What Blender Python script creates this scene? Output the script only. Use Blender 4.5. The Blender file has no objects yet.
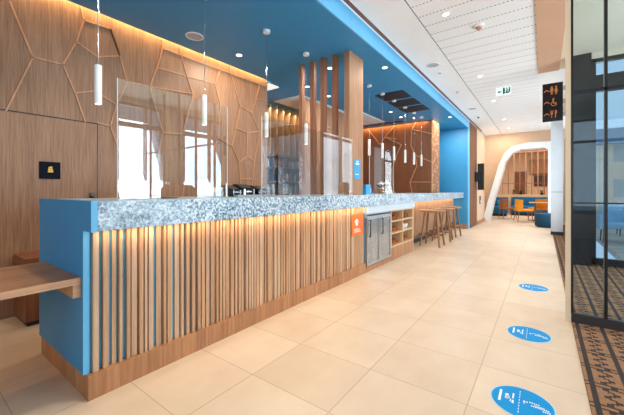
import bpy, bmesh, math, random
from mathutils import Vector, Matrix
random.seed(7)
PI = math.pi
SC = bpy.context.scene
COL = SC.collection

# ------------------------------------------------------------------ mesh helpers
def new(): return bmesh.new()

def box(bm, x0, x1, y0, y1, z0, z1, bev=0.0):
    r = bmesh.ops.create_cube(bm, size=1.0)
    for v in r['verts']:
        v.co = Vector(((x0+x1)/2 + v.co.x*(x1-x0), (y0+y1)/2 + v.co.y*(y1-y0), (z0+z1)/2 + v.co.z*(z1-z0)))
    if bev > 0:
        es = {e for v in r['verts'] for e in v.link_edges}
        bmesh.ops.bevel(bm, geom=list(es), offset=bev, segments=2, affect='EDGES', profile=0.6)
    return bm

def bx(*a, **k):
    return box(new(), *a, **k)

def frame_of(d):
    d = d.normalized()
    a = Vector((0, 0, 1)) if abs(d.z) < .9 else Vector((1, 0, 0))
    u = d.cross(a).normalized(); v = d.cross(u).normalized()
    return u, v

def tube(bm, p, q, r0, r1=None, n=12):
    p = Vector(p); q = Vector(q); r1 = r0 if r1 is None else r1
    u, v = frame_of(q-p)
    A = [bm.verts.new(p + (u*math.cos(t)+v*math.sin(t))*r0) for t in [2*PI*i/n for i in range(n)]]
    B = [bm.verts.new(q + (u*math.cos(t)+v*math.sin(t))*r1) for t in [2*PI*i/n for i in range(n)]]
    for i in range(n):
        bm.faces.new((A[i], A[(i+1) % n], B[(i+1) % n], B[i]))
    bm.faces.new(A[::-1]); bm.faces.new(B)
    return bm

def path(bm, pts, r, n=8):
    for a, b in zip(pts, pts[1:]): tube(bm, a, b, r, n=n)
    return bm

def lathe(bm, prof, c=(0, 0, 0), n=24):
    rings = []
    for r, z in prof:
        if r < 1e-5: rings.append([bm.verts.new((c[0], c[1], c[2]+z))])
        else: rings.append([bm.verts.new((c[0]+r*math.cos(2*PI*i/n), c[1]+r*math.sin(2*PI*i/n), c[2]+z)) for i in range(n)])
    for a, b in zip(rings, rings[1:]):
        if len(a) == 1 and len(b) == 1: continue
        for i in range(n):
            j = (i+1) % n
            if len(a) == 1: bm.faces.new((a[0], b[j], b[i]))
            elif len(b) == 1: bm.faces.new((a[i], a[j], b[0]))
            else: bm.faces.new((a[i], a[j], b[j], b[i]))
    return bm

def prism(bm, pts, axis, a0, a1):
    """polygon pts (2D) extruded along axis from a0 to a1"""
    def P(u, v, w):
        return {'x': (w, u, v), 'y': (u, w, v), 'z': (u, v, w)}[axis]
    A = [bm.verts.new(P(u, v, a0)) for u, v in pts]
    B = [bm.verts.new(P(u, v, a1)) for u, v in pts]
    n = len(pts)
    for i in range(n):
        bm.faces.new((A[i], A[(i+1) % n], B[(i+1) % n], B[i]))
    bm.faces.new(A[::-1]); bm.faces.new(B)
    return bm

def strip_on_x(bm, p, q, X0, X1, w):
    """flat bar between (Y,Z) points on a wall of constant X"""
    a = Vector(p); b = Vector(q); d = (b-a).normalized(); n = Vector((-d.y, d.x))*w/2; e = d*w/2
    prism(bm, [tuple(a-n-e), tuple(b-n+e), tuple(b+n+e), tuple(a+n-e)], 'x', X0, X1)

def strip_on_y(bm, p, q, Y0, Y1, w):
    a = Vector(p); b = Vector(q); d = (b-a).normalized(); n = Vector((-d.y, d.x))*w/2; e = d*w/2
    prism(bm, [tuple(a-n-e), tuple(b-n+e), tuple(b+n+e), tuple(a+n-e)], 'y', Y0, Y1)

def world_loc(o):
    v = Vector((0, 0, 0))
    while o is not None:
        v += o.location; o = o.parent
    return v

def obj(name, bm, mat, parent=None, label=None, smooth=False, loc=None):
    """mesh built in world coordinates; parented meshes are shifted into their thing's frame"""
    bmesh.ops.recalc_face_normals(bm, faces=bm.faces)
    if parent is not None:
        bmesh.ops.translate(bm, verts=bm.verts, vec=-world_loc(parent))
    elif loc is not None:
        bmesh.ops.translate(bm, verts=bm.verts, vec=-Vector(loc))
    me = bpy.data.meshes.new(name); bm.to_mesh(me); bm.free()
    if smooth:
        for p in me.polygons: p.use_smooth = True
        me.set_sharp_from_angle(angle=math.radians(38))
    me.materials.append(mat)
    o = bpy.data.objects.new(name, me); COL.objects.link(o)
    if parent is not None: o.parent = parent
    elif loc is not None: o.location = loc
    if label: o['label'] = label
    return o

def thing(name, label, cat, loc, group=None):
    o = bpy.data.objects.new(name, None); COL.objects.link(o)
    o.empty_display_size = .1; o.location = loc
    o['label'] = label; o['category'] = cat
    if group: o['group'] = group
    return o

def tag(o, label, cat, group=None):
    o['label'] = label; o['category'] = cat
    if group: o['group'] = group
    return o

def struct(name, bm, mat, parent=None):
    o = obj(name, bm, mat, parent)
    if parent is None: o['kind'] = 'structure'
    return o

def dup(root, loc, label, rz=None):
    r = root.copy(); COL.objects.link(r); r.location = loc; r['label'] = label
    if rz is not None: r.rotation_euler = (0, 0, rz)
    for ch in list(root.children):
        c = ch.copy(); COL.objects.link(c); c.parent = r
        for g in list(ch.children):
            d = g.copy(); COL.objects.link(d); d.parent = c
    return r

# ------------------------------------------------------------------ materials
def srgb(r, g, b):
    f = lambda c: (c/255/12.92) if c/255 <= .04045 else ((c/255+.055)/1.055)**2.4
    return (f(r), f(g), f(b), 1)

class NT:
    def __init__(s, name):
        s.m = bpy.data.materials.new(name); s.m.use_nodes = True
        s.t = s.m.node_tree; s.b = s.t.nodes['Principled BSDF']; s.out = s.t.nodes['Material Output']
    def n(s, typ, **k):
        nd = s.t.nodes.new(typ)
        for a, v in k.items(): setattr(nd, a, v)
        return nd
    def l(s, a, b): s.t.links.new(a, b)
    def M(s, op, a, b=None, c=None):
        nd = s.n('ShaderNodeMath', operation=op)
        for i, v in enumerate((a, b, c)):
            if v is None: continue
            if isinstance(v, (int, float)): nd.inputs[i].default_value = v
            else: s.l(v, nd.inputs[i])
        return nd.outputs[0]
    def coord(s, scale=(1, 1, 1), loc=(0, 0, 0)):
        t = s.n('ShaderNodeTexCoord'); mp = s.n('ShaderNodeMapping')
        mp.inputs['Scale'].default_value = scale; mp.inputs['Location'].default_value = loc
        s.l(t.outputs['Object'], mp.inputs[0]); return mp.outputs[0]
    def noise(s, vec, scale, detail=3, rough=.5):
        nd = s.n('ShaderNodeTexNoise'); nd.inputs['Scale'].default_value = scale
        nd.inputs['Detail'].default_value = detail; nd.inputs['Roughness'].default_value = rough
        s.l(vec, nd.inputs['Vector']); return nd.outputs[0]
    def ramp(s, fac, stops):
        nd = s.n('ShaderNodeValToRGB'); cr = nd.color_ramp
        while len(cr.elements) < len(stops): cr.elements.new(.5)
        for e, (p, c) in zip(cr.elements, stops): e.position = p; e.color = c
        s.l(fac, nd.inputs[0]); return nd.outputs[0]
    def mix(s, fac, a, b):
        nd = s.n('ShaderNodeMix', data_type='RGBA')
        for i, v in ((0, fac), (6, a), (7, b)):
            if isinstance(v, (int, float)): nd.inputs[i].default_value = v
            elif isinstance(v, tuple): nd.inputs[i].default_value = v
            else: s.l(v, nd.inputs[i])
        return nd.outputs[2]
    def bump(s, h, st, dist=.01):
        nd = s.n('ShaderNodeBump'); nd.inputs['Strength'].default_value = st; nd.inputs['Distance'].default_value = dist
        s.l(h, nd.inputs['Height']); s.l(nd.outputs[0], s.b.inputs['Normal'])
    def xyz(s):
        t = s.n('ShaderNodeTexCoord'); x = s.n('ShaderNodeSeparateXYZ'); s.l(t.outputs['Object'], x.inputs[0]); return x.outputs

def plain(name, col, rough=.5, metal=0.0, var=.06, nscale=6, spec=.5, emit=None, es=0):
    m = NT(name)
    f = m.noise(m.coord(), nscale, 3)
    dk = tuple(max(0, c*(1-var)) for c in col[:3])+(1,); lt = tuple(min(1, c*(1+var)) for c in col[:3])+(1,)
    m.l(m.ramp(f, [(.35, dk), (.65, lt)]), m.b.inputs['Base Color'])
    m.b.inputs['Roughness'].default_value = rough; m.b.inputs['Metallic'].default_value = metal
    m.b.inputs['Specular IOR Level'].default_value = spec
    if emit:
        m.b.inputs['Emission Color'].default_value = emit; m.b.inputs['Emission Strength'].default_value = es
    return m.m

def wood(name, c1, c2, axis='z', rough=.45, gs=1.0, fig=.5):
    m = NT(name)
    lo, hi = 1.3*gs, 30*gs
    sc = {'z': (hi, hi, lo), 'y': (hi, lo, hi), 'x': (lo, hi, hi)}[axis]
    g = m.noise(m.coord(sc), 1.6, 5, .65)
    sc2 = {'z': (6, 6, .8), 'y': (6, .8, 6), 'x': (.8, 6, 6)}[axis]
    b = m.noise(m.coord(sc2), 1.3, 2)
    f = m.M('ADD', m.M('MULTIPLY', g, 1-fig*.5), m.M('MULTIPLY', b, fig*.5))
    m.l(m.ramp(f, [(.36, c1), (.64, c2)]), m.b.inputs['Base Color'])
    m.b.inputs['Roughness'].default_value = rough
    m.bump(g, .12, .002)
    return m.m

W = {}
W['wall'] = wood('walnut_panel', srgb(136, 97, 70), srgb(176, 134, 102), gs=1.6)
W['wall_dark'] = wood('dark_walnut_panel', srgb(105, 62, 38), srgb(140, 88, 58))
W['strip'] = wood('oak_strip', srgb(186, 136, 98), srgb(214, 165, 124))
W['slat'] = wood('oak_slat', srgb(178, 132, 96), srgb(212, 168, 128))
W['slat_grey'] = wood('pale_oak_slat', srgb(190, 152, 120), srgb(220, 184, 150))
W['plinth'] = wood('oak_plinth', srgb(150, 100, 64), srgb(196, 140, 96), rough=.4, fig=.8)
W['post'] = wood('post_oak', srgb(150, 110, 82), srgb(184, 142, 110), rough=.7)
W['fin'] = wood('brown_fin', srgb(128, 82, 56), srgb(164, 114, 82), rough=.7)
W['ledge'] = wood('ledge_oak', srgb(150, 100, 68), srgb(198, 146, 106), axis='y')
W['ledge_edge'] = wood('ledge_edge_oak', srgb(178, 132, 98), srgb(212, 168, 130), axis='y')
W['stool'] = wood('stool_oak', srgb(112, 76, 50), srgb(168, 122, 84))
W['stool_seat'] = wood('stool_seat_oak', srgb(140, 98, 66), srgb(192, 148, 108), axis='y')
W['dark'] = wood('dark_brown_slats', srgb(44, 28, 24), srgb(78, 52, 42))
W['back'] = wood('bar_back', srgb(90, 55, 38), srgb(120, 76, 52))
W['pale'] = wood('pale_plywood', srgb(206, 168, 126), srgb(230, 196, 154))

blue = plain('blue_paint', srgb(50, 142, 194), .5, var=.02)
blue_lit = plain('lit_blue_paint', srgb(104, 190, 238), .45, var=.02)  # same blue paint, daylight on these faces put into the colour
white = plain('white_plaster', srgb(246, 244, 240), .7, var=.01)
cream = plain('cream_plaster', srgb(222, 190, 160), .7, var=.03, nscale=2)
beige = plain('beige_plaster', srgb(208, 164, 132), .7, var=.03, nscale=2)
khaki = plain('pale_beige_plaster', srgb(226, 208, 180), .7, var=.03, nscale=2)
black = plain('black_metal', srgb(22, 24, 28), .35, var=.1)
blackgloss = plain('black_gloss', srgb(18, 20, 24), .12, var=.1)
charcoal = plain('charcoal_metal', srgb(52, 50, 52), .45)
steel = plain('brushed_steel', srgb(190, 192, 194), .28, metal=.9, var=.05, nscale=30)
chrome = plain('chrome', srgb(220, 222, 224), .12, metal=1, var=.02)
copper = plain('copper_rail', srgb(196, 134, 104), .4, metal=.3)
whitepaint = plain('white_enamel', srgb(238, 240, 240), .35, var=.02)
panelwhite = plain('white_steel_panel', srgb(206, 222, 232), .35, var=.02)
colwhite = plain('pale_grey_column', srgb(206, 216, 224), .5, var=.02)
navy = plain('navy_sign', srgb(14, 20, 32), .7, spec=.15, var=.05)
gold = plain('gold_foil', srgb(226, 178, 62), .35, metal=.3, var=.1, nscale=90)
amber = plain('amber_icon', srgb(196, 116, 52), .4, var=.05)
teal = plain('teal_upholstery', srgb(0, 96, 138), .8, var=.1, nscale=20)
tealdk = plain('dark_teal_upholstery', srgb(0, 66, 92), .8, var=.1, nscale=20)
tealcush = plain('blue_cushion_cloth', srgb(60, 150, 190), .8, var=.1, nscale=20)
orange = plain('orange_print', srgb(240, 112, 24), .5, var=.04)
ochre = plain('ochre_upholstery', srgb(236, 152, 30), .7, var=.06)
discblue = plain('sky_blue_vinyl', srgb(0, 146, 214), .6, var=.02, spec=.2)
discring = plain('pale_blue_vinyl', srgb(160, 218, 240), .4, var=.02)
vinylwhite = plain('white_vinyl', srgb(236, 244, 248), .4, var=.02)
signblue = plain('bright_blue_print', srgb(20, 160, 222), .4, var=.05)
signblue2 = plain('dark_blue_print', srgb(16, 92, 160), .4, var=.05)
green = plain('dark_green_print', srgb(14, 92, 78), .5, var=.03)
grille = plain('slate_grille', srgb(48, 58, 74), .6, var=.05)
soil = plain('grey_paving', srgb(170, 166, 160), .8, var=.15, nscale=3)
terrace_blue = plain('pale_blue_fabric', srgb(150, 196, 226), .8, var=.1)
bldg = plain('sandy_render', srgb(232, 196, 158), .8, var=.12, nscale=1.5)
roofm = plain('blue_grey_roof', srgb(70, 104, 130), .7, var=.1)
bronze = plain('bronze_glass', srgb(172, 104, 52), .2, var=.2, nscale=30)
clearw = plain('frosted_glassware', srgb(214, 226, 232), .1, var=.05)
cookie = plain('biscuits', srgb(170, 110, 66), .8, var=.4, nscale=60)
ceramic = plain('white_ceramic', srgb(240, 238, 234), .2, var=.02)
lampglow = plain('lamp_glow', (1, .93, .82, 1), .5, emit=(1, .9, .75, 1), es=9)
ledglow = plain('warm_led_glow', (1, .8, .5, 1), .5, emit=(1, .66, .3, 1), es=3.0)
rubber = plain('dark_plinth', srgb(40, 36, 36), .6)
metalrail = plain('dark_steel_rail', srgb(90, 88, 86), .3, metal=.8)
picture = plain('dark_glazing', srgb(70, 44, 34), .3)

def glass(name, tint, fac_add, ior=1.5, rough=.0):
    m = NT(name)
    tr = m.n('ShaderNodeBsdfTransparent'); tr.inputs[0].default_value = tint
    gl = m.n('ShaderNodeBsdfGlossy'); gl.inputs['Roughness'].default_value = rough; gl.inputs[0].default_value = (1, 1, 1, 1)
    lw = m.n('ShaderNodeLayerWeight'); lw.inputs['Blend'].default_value = .5
    f = m.M('ADD', m.M('MULTIPLY', m.M('POWER', lw.outputs['Facing'], 5), .9), .04+fac_add)
    mx = m.n('ShaderNodeMixShader'); m.l(f, mx.inputs[0]); m.l(tr.outputs[0], mx.inputs[1]); m.l(gl.outputs[0], mx.inputs[2])
    m.l(mx.outputs[0], m.out.inputs[0]); return m.m
plexi = glass('clear_acrylic', (.96, .97, .97, 1), .035)
plexi_edge = plain('acrylic_edge', srgb(214, 222, 224), .3, var=.02)
pane = glass('tinted_glass', (.82, .92, .97, 1), -.01)
winpane = glass('window_glass', (.93, .96, .97, 1), .0)
fridgeglass = glass('fridge_glass', (.8, .84, .86, 1), .28, rough=.25)

def granite():
    m = NT('blue_grey_granite')
    c = m.coord()
    v = m.n('ShaderNodeTexVoronoi'); v.inputs['Scale'].default_value = 95; m.l(c, v.inputs[0])
    sp = m.noise(c, 62, 3, .7)
    big = m.noise(m.coord((1, .45, 1.3)), 4.5, 6, .75)
    cc = m.ramp(sp, [(.41, srgb(26, 50, 72)), (.475, srgb(104, 150, 180)), (.53, srgb(196, 218, 230)), (.60, srgb(246, 248, 248))])
    vv = m.ramp(big, [(.42, srgb(50, 92, 124)), (.5, srgb(170, 202, 222)), (.60, srgb(220, 234, 242))])
    x, y, z = m.xyz()
    near = m.M('MULTIPLY', m.M('LESS_THAN', y, 1.25), .30)
    mx = m.mix(m.M('ADD', near, .22), cc, vv)
    sh = m.ramp(v.outputs[1], [(.08, (.15, .2, .26, 1)), (.2, (1, 1, 1, 1))])
    mul = m.n('ShaderNodeMix', data_type='RGBA', blend_type='MULTIPLY'); mul.inputs[0].default_value = .7
    m.l(mx, mul.inputs[6]); m.l(sh, mul.inputs[7]); m.l(mul.outputs[2], m.b.inputs['Base Color'])
    m.b.inputs['Roughness'].default_value = .3
    return m.m
stone = granite()

def tiles():
    m = NT('beige_stone_tile')
    x, y, z = m.xyz()
    tx, ty = .592, .508
    gx = m.M('ABSOLUTE', m.M('SUBTRACT', m.M('FRACT', m.M('DIVIDE', m.M('ADD', x, .342+10*tx+tx/2), tx)), .5))
    gy = m.M('ABSOLUTE', m.M('SUBTRACT', m.M('FRACT', m.M('DIVIDE', m.M('ADD', y, -.912+20*ty+ty/2), ty)), .5))
    ln = m.M('MAXIMUM', m.M('LESS_THAN', gx, .0035/tx), m.M('LESS_THAN', gy, .0030/ty))
    # per tile tone
    ix = m.M('FLOOR', m.M('DIVIDE', m.M('ADD', x, .342+10*tx), tx)); iy = m.M('FLOOR', m.M('DIVIDE', m.M('ADD', y, -.912+20*ty), ty))
    cb = m.n('ShaderNodeCombineXYZ'); m.l(ix, cb.inputs[0]); m.l(iy, cb.inputs[1])
    wn = m.n('ShaderNodeTexWhiteNoise'); m.l(cb.outputs[0], wn.inputs[0])
    ns = m.noise(m.coord((1.4, 1, 1)), 2.6, 3, .55)
    f = m.M('ADD', m.M('MULTIPLY', ns, .7), m.M('MULTIPLY', wn.outputs[0], .22))
    base = m.ramp(f, [(.3, srgb(210, 186, 160)), (.7, srgb(224, 204, 180))])
    m.l(m.mix(ln, base, srgb(186, 162, 136)), m.b.inputs['Base Color'])
    m.b.inputs['Roughness'].default_value = .38
    return m.m

def carpet():
    m = NT('patterned_carpet')
    x, y, z = m.xyz()
    px, py = .165, .25
    u = m.M('FRACT', m.M('DIVIDE', m.M('ADD', x, -.2455+20*px+.02), px))     # thick line at u~.12
    v = m.M('FRACT', m.M('DIVIDE', m.M('ADD', y, -2.58+40*py+.02), py))
    thick = m.M('LESS_THAN', m.M('ABSOLUTE', m.M('SUBTRACT', u, .12)), .085)
    cell = m.M('LESS_THAN', m.M('FRACT', m.M('DIVIDE', m.M('ADD', y, 20), 2*py)), .5)
    # double thin cross lines
    t1 = m.M('LESS_THAN', m.M('ABSOLUTE', m.M('SUBTRACT', v, .08)), .03)
    t2 = m.M('LESS_THAN', m.M('ABSOLUTE', m.M('SUBTRACT', v, .24)), .03)
    thin = m.M('MAXIMUM', t1, t2)
    # stepped key motif between the lines
    st = m.M('DIVIDE', m.M('FLOOR', m.M('MULTIPLY', v, 6)), 6)
    zz = m.M('MULTIPLY', m.M('PINGPONG', m.M('MULTIPLY', st, 3), .5), .3)
    tri = m.M('FLOOR', m.M('MULTIPLY', m.M('PINGPONG', m.M('ADD', m.M('MULTIPLY', v, 3), .01), .5), 5.99))
    off = m.M('SUBTRACT', m.M('MULTIPLY', tri, .13), .13)
    key = m.M('LESS_THAN', m.M('ABSOLUTE', m.M('SUBTRACT', m.M('SUBTRACT', u, .60), off)), .095)
    mask = m.M('MAXIMUM', m.M('MAXIMUM', thick, thin), key)
    ns = m.noise(m.coord(), 120, 3)
    base = m.ramp(ns, [(.3, srgb(128, 88, 58)), (.7, srgb(164, 120, 82))])
    dk = m.ramp(ns, [(.3, srgb(34, 28, 26)), (.7, srgb(60, 50, 44))])
    m.l(m.mix(mask, base, dk), m.b.inputs['Base Color'])
    m.b.inputs['Roughness'].default_value = .95
    m.bump(ns, .4, .003)
    return m.m

def perforated():
    m = NT('perforated_white_panel')
    x, y, z = m.xyz()
    p = .27
    v = m.M('FRACT', m.M('DIVIDE', m.M('ADD', y, 20*p-.09), p))
    row = m.M('LESS_THAN', m.M('ABSOLUTE', m.M('SUBTRACT', v, .5)), .035)
    d = m.M('LESS_THAN', m.M('FRACT', m.M('DIVIDE', m.M('ADD', x, 10), .042)), .55)
    k = m.M('MULTIPLY', row, d)
    m.l(m.mix(k, srgb(245, 243, 240), srgb(150, 147, 146)), m.b.inputs['Base Color'])
    m.b.inputs['Roughness'].default_value = .6
    return m.m

# ------------------------------------------------------------------ camera
cd = bpy.data.cameras.new('camera'); cam = bpy.data.objects.new('camera', cd); COL.objects.link(cam)
cd.sensor_fit = 'HORIZONTAL'; cd.sensor_width = 36; cd.lens = 314/624*36
cd.shift_y = -(207.5-190.5)/624; cd.clip_start = .05; cd.clip_end = 300
cam.location = (0, 0, 1.2); cam.rotation_euler = (PI/2, 0, math.radians(36.341))
SC.camera = cam

# ================================================================== THE SETTING
ZC, ZB = 3.39, 3.17
struct('floor', bx(-6.0, .21, -3.0, 23.0, -.12, 0), tiles())
bm = new(); box(bm, .212, 3.4, -3.0, 6.85, -.12, .004); box(bm, .212, .62, 6.85, 14.0, -.12, .004)
struct('floor_carpet', bm, carpet())
# left wood wall with hexagonal inlay
LW = -4.07
wl = struct('wall_left', bx(LW-.12, LW, -3.0, 4.15, 0, 3.5), W['wall'])
P = {'a': (0.694, 3.003), 'a1': (.62, 3.21), 'b': (0.866, 2.517), 'c': (1.107, 2.524), 'd': (1.225, 2.807), 'e': (1.296, 3.073), 'e2': (1.269, 3.2), 'f': (1.555, 3.085), 'g': (1.658, 2.805), 'h': (1.426, 2.714), 'b2': (0.674, 1.95), 'c2': (1.306, 1.96), 'm': (1.213, 2.251), 'n': (1.402, 2.322), 'k': (1.741, 2.524), 'l': (2.011, 2.535), 'o': (1.626, 2.213), 'z': (1.555, 1.953), 'z0': (1.43, 1.968), 'z2': (1.629, 1.74), 'z3': (1.718, 1.412), 'z4': (1.619, 1.0), 'q': (2.185, 3.091), 'p': (2.171, 3.2), 'r': (2.109, 2.81), 's': (2.447, 3.085), 's0': (2.424, 3.2), 't': (2.535, 2.817), 'v': (2.63, 2.592), 'u': (3.313, 3.093), 'w': (3.005, 2.845), 'w0': (3.104, 3.09), 'yy': (2.181, 1.97), 'bb': (2.472, 1.992), 'cc': (2.549, 1.662), 'dd': (2.74, 1.755), 'ee': (2.914, 1.693), 'ff': (3.066, 2.022), 'w2': (3.104, 2.553), 'y3': (2.018, 1.1), 'c3': (2.447, 1.0), 'e3': (3.029, 1.0), 'A0': (3.289, 3.2), 'B': (3.502, 2.608), 'A2': (4.14, 3.097), 'C0': (3.956, 3.099), 'C': (3.869, 2.814), 'C2': (4.14, 2.84), 'D': (3.742, 2.548), 'E': (3.956, 2.261), 'F': (3.422, 2.234), 'G': (3.66, 2.182), 'H': (3.66, 1.779), 'I': (3.335, 1.926), 'J': (3.485, 1.674), 'K': (3.821, 1.716), 'J2': (3.541, 1.0), 'K2': (3.742, 1.0), 'L': (3.5, 1.4), 'M': (3.786, 1.4)}
E = 'a1-a a-b b-c c-d d-e e-e2 e-f f-g g-h h-d b-b2 c-m m-c2 m-n n-o f-g g-k k-l k-o o-z z-z0 z-z2 z2-z3 z3-z4 q-p q-r r-l q-s s-s0 s-t r-t t-v t-w w-w0 s-w0 w0-u l-v l-yy v-bb yy-bb bb-cc cc-dd dd-ee ee-ff ff-w2 w2-w yy-y3 cc-c3 ee-e3 u-A0 u-B u-C0 C0-A2 C0-C C-C2 C-D B-D D-E B-F F-G G-E F-I I-J J-H H-G H-K K-E J-J2 K-K2 L-M ff-I'
bm = new()
for e in E.split():
    a, b = e.split('-'); strip_on_x(bm, P[a], P[b], LW, LW+.012, .014)
struct('wall_inlay', bm, W['strip'], wl)
# door leaf in the wood wall
d1 = struct('door_1', bx(LW+.002, LW+.016, .42, 1.415, .01, 1.945), W['wall'])
bm = new(); box(bm, LW+.001, LW+.008, .405, 1.43, 1.95, 1.96); box(bm, LW+.001, LW+.008, 1.418, 1.428, .01, 1.95)
struct('door_gap', bm, black, d1)
bm = new(); box(bm, LW+.016, LW+.04, 1.345, 1.385, 1.08, 1.175, bev=.004); tube(bm, (LW+.04, 1.365, 1.13), (LW+.07, 1.365, 1.13), .009)
obj('door_handle', bm, blackgloss, d1, label='small black door handle plate')
# the back bar recess
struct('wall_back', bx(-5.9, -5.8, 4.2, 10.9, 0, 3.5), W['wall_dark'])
w2 = struct('wall_middle', bx(LW-.1, LW, 5.25, 7.0, 0, 3.165), W['wall'])
bm = new()
for a, b in (((5.3, 2.7), (5.7, 2.5)), ((5.7, 2.5), (6.0, 2.75)), ((6.0, 2.75), (6.1, 3.16)), ((5.7, 2.5), (5.8, 1.9)), ((5.8, 1.9), (6.3, 1.7)), ((6.0, 2.75), (6.5, 2.6)), ((6.5, 2.6), (6.7, 2.1)), ((6.3, 1.7), (6.7, 2.1)), ((5.8, 1.9), (5.5, 1.2)), ((6.3, 1.7), (6.5, 1.1))):
    strip_on_x(bm, a, b, LW, LW+.012, .014)
struct('wall_inlay', bm, W['strip'], w2)
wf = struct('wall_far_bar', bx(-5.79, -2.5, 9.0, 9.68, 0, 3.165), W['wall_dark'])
Q = {'a': (-4.43, 3.12), 'b': (-4.03, 2.606), 'c': (-3.867, 2.826), 'd': (-3.502, 2.729), 'e': (-3.356, 2.547), 'f': (-3.502, 2.254), 'g': (-3.564, 3.12), 'h': (-3.645, 1.814), 'h2': (-3.6, 1.1), 'i': (-2.93, 3.15), 'j': (-3.042, 2.964), 'k': (-3.071, 2.494), 'l': (-2.956, 2.218), 'm': (-2.50, 2.781), 'n': (-2.50, 1.997), 'o': (-2.898, 1.9), 'p': (-3.1, 1.446), 'q': (-2.50, 1.437), 'r': (-3.013, 1.0)}
bm = new()
for e in 'a-b b-c c-d g-c c-e e-f f-h h-h2 i-j j-k k-l j-m l-o l-n o-p p-q p-r f-l b-h'.split()[:-2]:
    a, b = e.split('-'); strip_on_y(bm, Q[a], Q[b], 8.985, 9.0, .02)
struct('wall_inlay', bm, W['strip'], wf)
bm = new(); random.seed(3)
box(bm, -2.5, -2.47, 9.0, 9.68, 0, 3.165)
side = struct('wall_side_facing', bm, W['strip'], wf)
bm = new()
for i in range(7):
    yy = 9.04+i*.095
    z = 1.0+random.random()*.2
    while z < 3.1:
        h = .12+random.random()*.3
        box(bm, -2.47, -2.455, yy, yy+.035, z, min(z+h, 3.14)); z += h+.05
struct('wall_relief_blocks', bm, W['post'], wf)
we = struct('wall_end_blue', bx(-5.79, -1.9, 10.8, 11.0, 0, ZB), blue)
struct('wall_plinth', bx(-2.6, -1.885, 10.785, 11.0, 0, .13), W['plinth'], we)
# corridor side wall past the bar
struct('wall_slatted', bx(-2.1, -1.88, 11.0, 12.3, 0, ZC), W['dark'])
bm = new()
for i in range(13): box(bm, -1.88, -1.865, 11.04+i*.095, 11.09+i*.095, .02, ZC-.01)
struct('trim_1', bm, W['fin'])
struct('wall_corridor', bx(-2.1, -1.86, 12.3, 14.2, 0, ZC), cream)
struct('baseboard_corridor', bx(-1.86, -1.845, 12.3, 14.2, 0, .12), W['plinth'])
# far wall with arch
outer = [(-1.93, 0), (-1.733, .823), (-1.384, 2.156), (-1.193, 2.62), (-.909, 2.87), (-.45, 2.97), (.30, 2.95), (.42, 2.8), (.42, 0)]
inner = [(-1.70, 0), (-1.519, .905), (-1.35, 1.531), (-1.16, 2.314), (-.955, 2.62), (-.68, 2.745), (.05, 2.74), (.146, 2.66), (.146, 0)]
bm = new()
for i in range(len(outer)-1):
    prism(bm, [outer[i], outer[i+1], inner[i+1], inner[i]], 'y', 14.0, 14.6)
struct('trim_arch', bm, whitepaint)
bm = new()
prism(bm, [(-1.858, 0), (-1.93+.003, 0), (-1.733-.003, .823), (-1.858, .823)][::1], 'y', 14.2, 14.4) if False else None
prism(bm, [(-2.1, .0), (-1.94, 0), (-1.736, .823), (-1.388, 2.156), (-1.197, 2.625), (-.912, 2.876), (-.45, 2.976), (.30, 2.956), (.30, ZC), (-2.1, ZC)], 'y', 14.2, 14.4)
struct('wall_arch', bm, cream)
struct('wall_arch_side', bx(.425, .66, 14.2, 14.4, 0, ZC), cream)
# lounge beyond arch
struct('wall_lounge_far', bx(-6, 1.0, 22.0, 22.2, 0, ZC), cream)
struct('wall_lounge_right', bx(1.0, 1.15, 14.4, 22.2, 0, ZC), cream)
struct('wall_lounge_left', bx(-6.2, -6.0, 14.4, 22.0, 0, ZC), cream)
struct('floor_lounge', bx(.211, 1.1, 14.0, 22.0, -.12, 0), W['pale'])
# room behind the camera
bm = new(); box(bm, -4.19, -2.6, -3.1, -3.0, 0, ZC+.1); box(bm, 2.0, 3.4, -3.1, -3.0, 0, ZC+.1); box(bm, -2.6, 2.0, -3.1, -3.0, 3.0, ZC+.1); box(bm, -2.6, 2.0, -3.1, -3.0, 0, .6)
struct('wall_rear', bm, cream)

# ceilings
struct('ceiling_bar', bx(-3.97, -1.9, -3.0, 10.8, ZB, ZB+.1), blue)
struct('ceiling_back_bar', bx(-5.8, -3.972, 4.16, 10.8, ZB, ZB+.1), blue)
struct('ceiling_cove_lid', bx(LW, -3.972, -3.0, 4.15, ZB+.22, ZB+.3), white)
struct('trim_fascia', bx(-1.9, -1.88, -3.0, 11.0, ZB-.0, ZC), blue_lit)
struct('trim_blue_jamb', bx(-1.9, -1.875, 10.8, 11.0, 0, ZB-.001), blue_lit)
struct('ceiling_plain', bx(-1.80, -1.29, -3.0, 14.2, ZC, ZC+.1), white)
struct('ceiling_perforated', bx(-1.275, -.07, -3.0, 14.2, ZC, ZC+.1), perforated())
struct('trim_ceiling_joint', bx(-1.29, -1.275, -3.0, 14.2, ZC+.01, ZC+.1), charcoal)
struct('ceiling_beige_strip', bx(-.07, .237, -3.0, 7.2, ZC-.02, ZC+.1), beige)
struct('ceiling_white_strip', bx(-.07, .66, 7.2, 14.2, ZC, ZC+.1), white)
struct('ceiling_lounge', bx(.237, 3.4, -3.0, 7.2, ZC-.005, ZC+.1), khaki)
struct('ceiling_far_lounge', bx(-6, 1.15, 14.2, 22.0, ZC, ZC+.1), white)
# dark channel with rails between blue soffit and white ceiling
ct = thing('ceiling_track', 'long dark ceiling track with copper rails along the edge of the blue soffit', 'track', (-1.84, 4, ZC))
obj('track_channel', bx(-1.88, -1.80, -3.0, 13.2, ZC+.03, ZC+.09), rubber, ct)
for x in (-1.866, -1.842, -1.818):
    obj('track_rail', bx(x, x+.012, -3.0, 13.2, ZC+.012, ZC+.03), copper, ct)

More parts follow.
